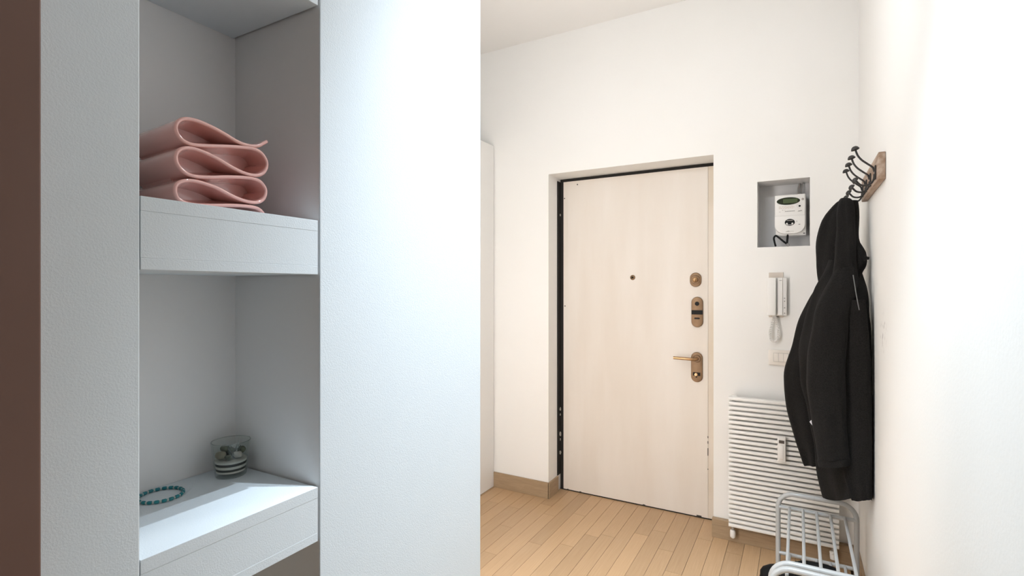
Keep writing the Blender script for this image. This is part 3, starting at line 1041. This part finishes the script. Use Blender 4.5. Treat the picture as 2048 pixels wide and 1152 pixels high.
# heat meter clipped onto the slats
yh = YRF - 0.024
ha = py(1554.8, 873, yh)
hb = py(1571.5, 925, yh)
hz1, hz0 = py(1563, 873.5, yh).z, py(1563, 924.5, yh).z
hm = thing('heat_meter', 'slim white heat meter with tiny dark display clipped to the radiator', 'meter', ((ha.x + hb.x) / 2, YRF, hz0))
hx0, hx1 = ha.x, hb.x
obj('housing', bx((hx0, yh, hz0), (hx1, YRF - 0.0006, hz1)), 'white_plastic', hm, bevel=0.004, seg=3, smooth=True)
obj('front_rib', bx((hx0 + 0.006, yh - 0.003, hz0 + 0.010), (hx1 - 0.010, yh + 0.003, hz1 - 0.045)), 'white_plastic', hm, bevel=0.0025, smooth=True)
wz = hz1 - hz0
obj('display', bx((hx0 + 0.17 * (hx1 - hx0), yh - 0.0008, hz1 - 0.265 * wz), (hx1 - 0.17 * (hx1 - hx0), yh + 0.002, hz1 - 0.145 * wz)), 'lcd_dark', hm)
obj('imprint', bx((hx0 + 0.32 * (hx1 - hx0), yh - 0.0034, hz0 + 0.115 * wz), (hx1 - 0.32 * (hx1 - hx0), yh - 0.0028, hz0 + 0.128 * wz)), 'cream_plastic', hm)
adopt(hm)

# ================================================================== COAT HOOKS
cr = thing('coat_rack', 'rustic wooden board with four black double hooks on the right wall', 'coat rack', (XR, 2.41, 1.752))
BX = 0.2385
bb = bx((BX, 2.142, 1.752), (XR - 0.0008, 2.675, 1.846))
obj('board', bb, 'rustic_wood', cr, bevel=0.0025, smooth=False)
obj('board_batten', bx((BX - 0.0004, 2.150, 1.7525), (BX + 0.002, 2.668, 1.772)), 'rustic_wood', cr, bevel=0.0008)


def cap_profile(s=1.0):
    return [(0.0, 0.0110 * s), (0.0055 * s, 0.0100 * s), (0.0098 * s, 0.0068 * s), (0.0126 * s, 0.0015 * s), (0.0134 * s, -0.0022 * s), (0.0122 * s, -0.0030 * s), (0.006 * s, 0.0004 * s), (0.0, 0.001 * s)]


def cap(center, direction):
    b_ = lathe(BM(), cap_profile(), (0, 0, 0), 'z', 20)
    R_ = Vector(direction).to_track_quat('Z', 'X').to_matrix()
    for v in b_.verts:
        v.co = R_ @ v.co + Vector(center)
    return b_


for k, hy in enumerate((2.200, 2.345, 2.475, 2.603)):
    zc = 1.786
    plate = obj('hook', bx((BX - 0.005, hy - 0.0095, zc - 0.024), (BX - 0.0006, hy + 0.0095, zc + 0.026)), 'black_iron', cr, bevel=0.002)
    up = spline([(BX - 0.005, hy, zc + 0.004), (BX - 0.010, hy, zc + 0.020), (BX - 0.026, hy, zc + 0.035), (BX - 0.042, hy, zc + 0.050), (BX - 0.054, hy, zc + 0.068),
                 (BX - 0.0605, hy, zc + 0.088)], 6)
    obj('upper_prong', tube(BM(), up, 0.0034, 10), 'black_iron', plate, smooth=True)
    obj('knob', cap((BX - 0.0615, hy, zc + 0.091), (-0.30, 0, 1)), 'black_iron', plate, smooth=True)
    dn = spline([(BX - 0.005, hy, zc - 0.004), (BX - 0.007, hy, zc - 0.022), (BX - 0.015, hy, zc - 0.036), (BX - 0.030, hy, zc - 0.042), (BX - 0.046, hy, zc - 0.038),
                 (BX - 0.0575, hy, zc - 0.025)], 6)
    obj('lower_prong', tube(BM(), dn, 0.0034, 10), 'black_iron', plate, smooth=True)
    obj('knob', cap((BX - 0.0600, hy, zc - 0.022), (-0.82, -0.1, 0.50)), 'black_iron', plate, smooth=True)
adopt(cr)

# ================================================================== COAT
co = thing('hooded_coat', 'black hooded fleece coat hanging from the last wall hook', 'coat', (0.10, 2.58, 0.45))


def xat(px, Y):
    u = (px - 1024) / F
    return Y * (-SN + CS * u) / (CS + SN * u)


def zat(px, q, Y):
    u = (px - 1024) / F
    return EYE + Y / (CS + SN * u) * (576 - q) / F


def loft(levels, n=40, fold=0.0, ffreq=5, seed=0.0, capb=False, power=2.4, nz=60, hem=0.0):
    """levels: (image row, left px, right px, y at left, y at right, half thickness); every level becomes a flattened ring"""
    lv_ = []
    for q, l_, r_, yl_, yr_, t_ in levels:
        L = Vector((xat(l_, yl_), yl_))
        R_ = Vector((min(xat(r_, yr_), XR - 0.010), yr_))
        zl_, zr_ = zat(l_, q, yl_), zat(r_, q, yr_)
        lv_.append((L.x, L.y, R_.x, R_.y, t_, (zl_ + zr_) / 2, (zr_ - zl_) / 2))
    # smooth interpolation in between
    out = []
    m = len(lv_)
    for i in range(m - 1):
        steps = max(2, int(abs(lv_[i + 1][5] - lv_[i][5]) / 0.016))
        for k in range(steps):
            t = k / steps
            p0, p1, p2, p3 = lv_[max(i - 1, 0)], lv_[i], lv_[i + 1], lv_[min(i + 2, m - 1)]
            out.append([0.5 * ((2 * b1) + (c - a) * t + (2 * a - 5 * b1 + 4 * c - d) * t * t + (3 * b1 - a - 3 * c + d) * t ** 3)
                        for a, b1, c, d in zip(p0, p1, p2, p3)])
    out.append(list(lv_[-1]))
    bm_ = BM()
    rings = []
    for j, (lx, ly, rx, ry, t_, z, dz_) in enumerate(out):
        cx_, cy_ = (lx + rx) / 2, (ly + ry) / 2
        ax = Vector((rx - lx, ry - ly, 0)) / 2
        nrm = Vector((ax.y, -ax.x, 0)).normalized()
        ring_ = []
        g = j / max(1, len(out) - 1)
        for k in range(n):
            a = 2 * PI * k / n
            ca, sa_ = math.cos(a), math.sin(a)
            ex = math.copysign(abs(ca) ** (2 / power), ca)
            ey = math.copysign(abs(sa_) ** (2 / power), sa_)
            wob = fold * (0.25 + 0.75 * g) * (math.sin(ffreq * a + seed + 1.3 * g) + 0.6 * math.sin((ffreq + 3) * a - 2.1 * seed + 2.0 * g)) * abs(sa_)
            nz_ = fold * 1.1 * noise.noise(Vector((ex * 2.2 + seed, ey * 2.0, z * 7 + seed)))
            p = Vector((cx_, cy_, z + dz_ * ex)) + ax * ex + nrm * (t_ * ey + wob + nz_)
            p += ax.normalized() * 0.5 * fold * noise.noise(Vector((seed, ca * 1.5, z * 11)))
            p.x = min(p.x, XR - 0.006)
            if hem and j == len(out) - 1:
                p.z += hem * math.sin(3 * a + seed)
            ring_.append(bm_.verts.new(p))
        rings.append(ring_)
    for r0, r1 in zip(rings[:-1], rings[1:]):
        for k in range(n):
            bm_.faces.new((r0[k], r0[(k + 1) % n], r1[(k + 1) % n], r1[k]))
    bm_.faces.new(rings[0][::-1])
    if capb:
        bm_.faces.new(rings[-1])
    else:   # turn the hem inwards so that the cloth has an inside
        last = rings[-1]
        cen = sum((v.co for v in last), Vector()) / n
        inn = [bm_.verts.new(cen + (v.co - cen) * 0.90 + Vector((0, 0, 0.004))) for v in last]
        inn2 = [bm_.verts.new(cen + (v.co - cen) * 0.86 + Vector((0, 0, 0.09))) for v in last]
        for r0, r1 in ((last, inn), (inn, inn2)):
            for k in range(n):
                bm_.faces.new((r0[k], r0[(k + 1) % n], r1[(k + 1) % n], r1[k]))
        bm_.faces.new(inn2)
    return bm_, rings


# body: runs obliquely, its near edge against the wall
body, _ = loft([(520, 1660, 1718, 2.62, 2.56, .035), (548, 1650, 1721, 2.64, 2.54, .050), (585, 1634, 1727, 2.66, 2.50, .065), (642, 1618, 1733, 2.68, 2.48, .075),
                (705, 1608, 1740, 2.69, 2.46, .080), (776, 1614, 1743, 2.69, 2.45, .080), (833, 1628, 1746, 2.69, 2.445, .075), (890, 1640, 1747.5, 2.69, 2.44, .070),
                (948, 1650, 1748, 2.68, 2.44, .066), (998, 1659, 1748, 2.67, 2.44, .062)], 64, fold=0.010, ffreq=6, seed=0.6, hem=0.008)
obj('body', body, 'fleece', co, smooth=True, angle=80)
# near front panel, overlapping the body down to the hem
pan, _ = loft([(600, 1690, 1731, 2.46, 2.44, .012), (680, 1686, 1739, 2.455, 2.435, .016), (776, 1686, 1743, 2.45, 2.43, .018), (870, 1688, 1747, 2.45, 2.43, .018),
               (935, 1685, 1748, 2.45, 2.43, .017), (993, 1700, 1748, 2.45, 2.43, .015), (998, 1703, 1747, 2.45, 2.43, .013)], 36, fold=0.005, ffreq=4, seed=2.2, hem=-0.008)
obj('front_panel', pan, 'fleece', co, smooth=True, angle=80)
# far sleeve
fs, _ = loft([(548, 1645, 1690, 2.68, 2.64, .03), (575, 1634, 1680, 2.69, 2.65, .04), (602, 1617, 1672, 2.69, 2.65, .045), (642, 1597, 1660, 2.69, 2.65, .05), (690, 1585, 1650, 2.69, 2.65, .052),
              (736, 1570, 1643, 2.69, 2.65, .052), (765, 1569, 1640, 2.69, 2.65, .052), (805, 1573, 1640, 2.69, 2.65, .05), (845, 1581.5, 1642, 2.68, 2.65, .048),
              (882, 1594, 1645, 2.68, 2.65, .046), (918, 1606, 1648, 2.68, 2.65, .044), (929, 1612, 1648, 2.68, 2.65, .042)], 40, fold=0.006, ffreq=3, seed=4.0)
obj('sleeve', fs, 'fleece', co, smooth=True, angle=80)
# near sleeve
ns, _ = loft([(535, 1672, 1712, 2.52, 2.50, .025), (560, 1660, 1714, 2.51, 2.49, .035), (585, 1645, 1712, 2.50, 2.48, .045), (614, 1632, 1705, 2.49, 2.46, .052), (660, 1623, 1697, 2.48, 2.45, .056),
              (711, 1615, 1692, 2.47, 2.44, .058), (760, 1614, 1691, 2.465, 2.43, .058), (805, 1619, 1692, 2.46, 2.43, .056), (850, 1626.5, 1693, 2.46, 2.43, .054),
              (890, 1632, 1696, 2.46, 2.43, .050), (916, 1636, 1699, 2.46, 2.43, .049)], 44, fold=0.0055, ffreq=3, seed=1.1)
slv = obj('sleeve', ns, 'fleece', co, smooth=True, angle=80)
cf, _ = loft([(916.5, 1635.5, 1699.5, 2.46, 2.43, .0505), (921, 1636, 1700.5, 2.46, 2.43, .052), (926, 1637, 1700.5, 2.46, 2.43, .052), (930, 1638, 1700, 2.46, 2.43, .051)], 44, fold=0.001, ffreq=3, seed=1.1)
obj('cuff', cf, 'fleece', slv, smooth=True, angle=80)
# hood: far lobe and near lobe
hd, _ = loft([(403, 1676, 1704, 2.625, 2.60, .012), (413, 1666, 1706, 2.64, 2.60, .024), (441, 1646, 1706, 2.66, 2.60, .034), (484, 1635, 1700, 2.68, 2.60, .038), (519, 1635, 1700, 2.68, 2.60, .038),
              (545, 1637, 1700, 2.68, 2.60, .036), (575, 1641, 1700, 2.67, 2.60, .030), (600, 1650, 1695, 2.66, 2.60, .02)], 40, fold=0.006, ffreq=3, seed=3.3, capb=True)
obj('hood', hd, 'fleece', co, smooth=True, angle=80)
h2, _ = loft([(396, 1684, 1699, 2.60, 2.59, .010), (402, 1678, 1706, 2.59, 2.57, .018), (425, 1675, 1710, 2.575, 2.55, .026), (455, 1674, 1711, 2.56, 2.54, .032), (490, 1672, 1712, 2.55, 2.53, .036),
              (520, 1670, 1714, 2.54, 2.52, .040), (548, 1666, 1716, 2.53, 2.51, .040), (575, 1658, 1716, 2.52, 2.50, .034), (600, 1650, 1712, 2.50, 2.49, .02)], 40, fold=0.005, ffreq=3, seed=5.3, capb=True)
obj('hood_fold', h2, 'fleece', co, smooth=True, angle=80)
h3, _ = loft([(400.5, 1698, 1716, 2.600, 2.592, .008), (410, 1697, 1717, 2.60, 2.585, .014), (433, 1698, 1717, 2.59, 2.57, .018), (476, 1699, 1714, 2.58, 2.56, .022), (490, 1700, 1719, 2.58, 2.55, .024),
              (504, 1700, 1727, 2.58, 2.53, .026), (522, 1700, 1731, 2.57, 2.52, .026), (536, 1698, 1727, 2.57, 2.52, .026), (548, 1696, 1720, 2.57, 2.53, .025), (575, 1692, 1722, 2.56, 2.52, .02)], 36,
             fold=0.003, ffreq=3, seed=7.7, capb=True)
obj('collar', h3, 'fleece', co, smooth=True, angle=80)
# drawcord end, reflective piping, care tag
a_ = py(1727, 518, 2.50)
b_ = py(1738.5, 516.5, 2.50)
obj('drawcord', tube(BM(), [a_, a_.lerp(b_, .5) + Vector((0, 0, .002)), b_], [0.008, 0.0075, 0.005], 10), 'fleece', co, smooth=True)
q = spline([py(1706.2, 550, 2.425), py(1711, 580, 2.417), py(1715, 603, 2.412), py(1718.5, 620, 2.41)], 6)
obj('piping', tube(BM(), q, 0.0017, 6), 'piping_grey', co, smooth=True)['label'] = 'thin grey reflective piping'
tg = [py(1619, 843.5, 2.54), py(1625.5, 837.5, 2.54), py(1631, 851, 2.53), py(1629, 857, 2.53)]
bb = BM()
f0 = [bb.verts.new(p) for p in tg]
f1 = [bb.verts.new(p + Vector((0.0, 0.0012, 0))) for p in tg]
bb.faces.new(f0)
bb.faces.new(f1[::-1])
for k in range(4):
    bb.faces.new((f0[k], f1[k], f1[(k + 1) % 4], f0[(k + 1) % 4]))
obj('care_tag', bb, 'tag_white', co)['label'] = 'white care tag'
adopt(co)

# ================================================================== SHOE RACK
sr = thing('shoe_rack', 'pale grey tubular metal shoe rack under the hanging coat', 'shoe rack', (0.07, 2.35, 0))
RXA, RXB = -0.083, 0.222
ZTOP = 0.428
RR = 0.0105


def hoop(y, r, xa=RXA, xb=RXB, zt=ZTOP, rad=0.065, zb=0.0):
    pts_ = [(xa, y, zb), (xa, y, zt - rad)]
    for k in range(1, 9):
        a = PI - (PI / 2) * k / 8
        pts_.append((xa + rad + rad * math.cos(a), y, zt - rad + rad * math.sin(a)))
    for k in range(0, 9):
        a = PI / 2 - (PI / 2) * k / 8
        pts_.append((xb - rad + rad * math.cos(a), y, zt - rad + rad * math.sin(a)))
    pts_.append((xb, y, zb))
    return tube(BM(), pts_, r, 14)


YF, YN = 2.69, 2.01
obj('end_frame', hoop(YF, RR), 'rack_metal', sr, smooth=True)
obj('end_frame', hoop(YN, RR), 'rack_metal', sr, smooth=True)
obj('end_frame', hoop(YN - 0.032, RR, zt=ZTOP - 0.004), 'rack_metal', sr, smooth=True)
for zz in (0.363, 0.150):
    for yy in (YF, YN):
        obj('cross_bar', tube(BM(), [(RXA + 0.004, yy - (0.004 if yy == YF else -0.004), zz), (RXB - 0.004, yy - (0.004 if yy == YF else -0.004), zz)], 0.0085, 12), 'rack_metal', sr, smooth=True)
    for xx in (-0.036, 0.018, 0.071, 0.124, 0.178):
        obj('rail', tube(BM(), [(xx, YN + 0.002, zz + 0.004), (xx, YF - 0.004, zz + 0.004)], 0.0060, 10), 'rack_metal', sr, smooth=True)
for yy in (YN, YN - 0.032, YF):
    zt_ = ZTOP - (0.004 if yy == YN - 0.032 else 0)
    obj('joint_sleeve', tube(BM(), [(0.0615, yy, zt_), (0.0625, yy, zt_)], RR + 0.0006, 14), 'conduit_grey', sr, smooth=True)
adopt(sr)

# ================================================================== SHOE
shc = Vector((0.0, 2.375, 0.1602))
sh = thing('shoe', 'black shoe poking out of the lower tier of the shoe rack', 'shoe', tuple(shc))
# outline along x: toe at -0.135, heel at 0.135
secs = []
ctrl = [(-0.140, .010, .030), (-0.130, .028, .045), (-0.105, .042, .058), (-0.06, .046, .072), (-0.02, .042, .090), (0.02, .038, .108), (0.06, .036, .112), (0.10, .034, .112), (0.128, .026, .108), (0.136, .012, .09)]
b = BM()
rings = []
for (xx, hw, hh) in ctrl:
    ring_ = []
    for k in range(16):
        a = 2 * PI * k / 16
        ca, sa_ = math.cos(a), math.sin(a)
        yy = hw * math.copysign(abs(ca) ** 0.8, ca)
        zz = hh / 2 + hh / 2 * math.copysign(abs(sa_) ** 0.75, sa_)
        if zz > hh * .5:
            yy *= 1 - 0.45 * (zz / hh - 0.5)
        ring_.append(b.verts.new((xx, yy, 0.012 + zz)))
    rings.append(ring_)
for r0, r1 in zip(rings[:-1], rings[1:]):
    for k in range(16):
        b.faces.new((r0[k], r0[(k + 1) % 16], r1[(k + 1) % 16], r1[k]))
b.faces.new(rings[0][::-1])
b.faces.new(rings[-1])
obj('upper', b, 'shoe_black', sh, smooth=True, angle=70)
b = BM()
out = [(xx, hw + 0.004) for xx, hw, hh in ctrl]
poly = [(p[0], p[1]) for p in out] + [(p[0], -p[1]) for p in out[::-1]]
lo = [b.verts.new((p[0] * 1.02, p[1], 0.0)) for p in poly]
hi = [b.verts.new((p[0] * 1.02, p[1], 0.016)) for p in poly]
b.faces.new(lo[::-1])
b.faces.new(hi)
for i in range(len(poly)):
    j = (i + 1) % len(poly)
    b.faces.new((lo[i], lo[j], hi[j], hi[i]))
obj('sole', b, 'shoe_sole', sh, bevel=0.003)
b = BM()
for k in range(4):
    xx = -0.045 + 0.018 * k
    zz = 0.012 + 0.076 + 0.008 * k
    tube(b, [(xx, -0.022, zz - 0.003), (xx, 0, zz + 0.004), (xx, 0.022, zz - 0.003)], 0.0025, 6)
obj('laces', b, 'shoe_sole', sh, smooth=True)
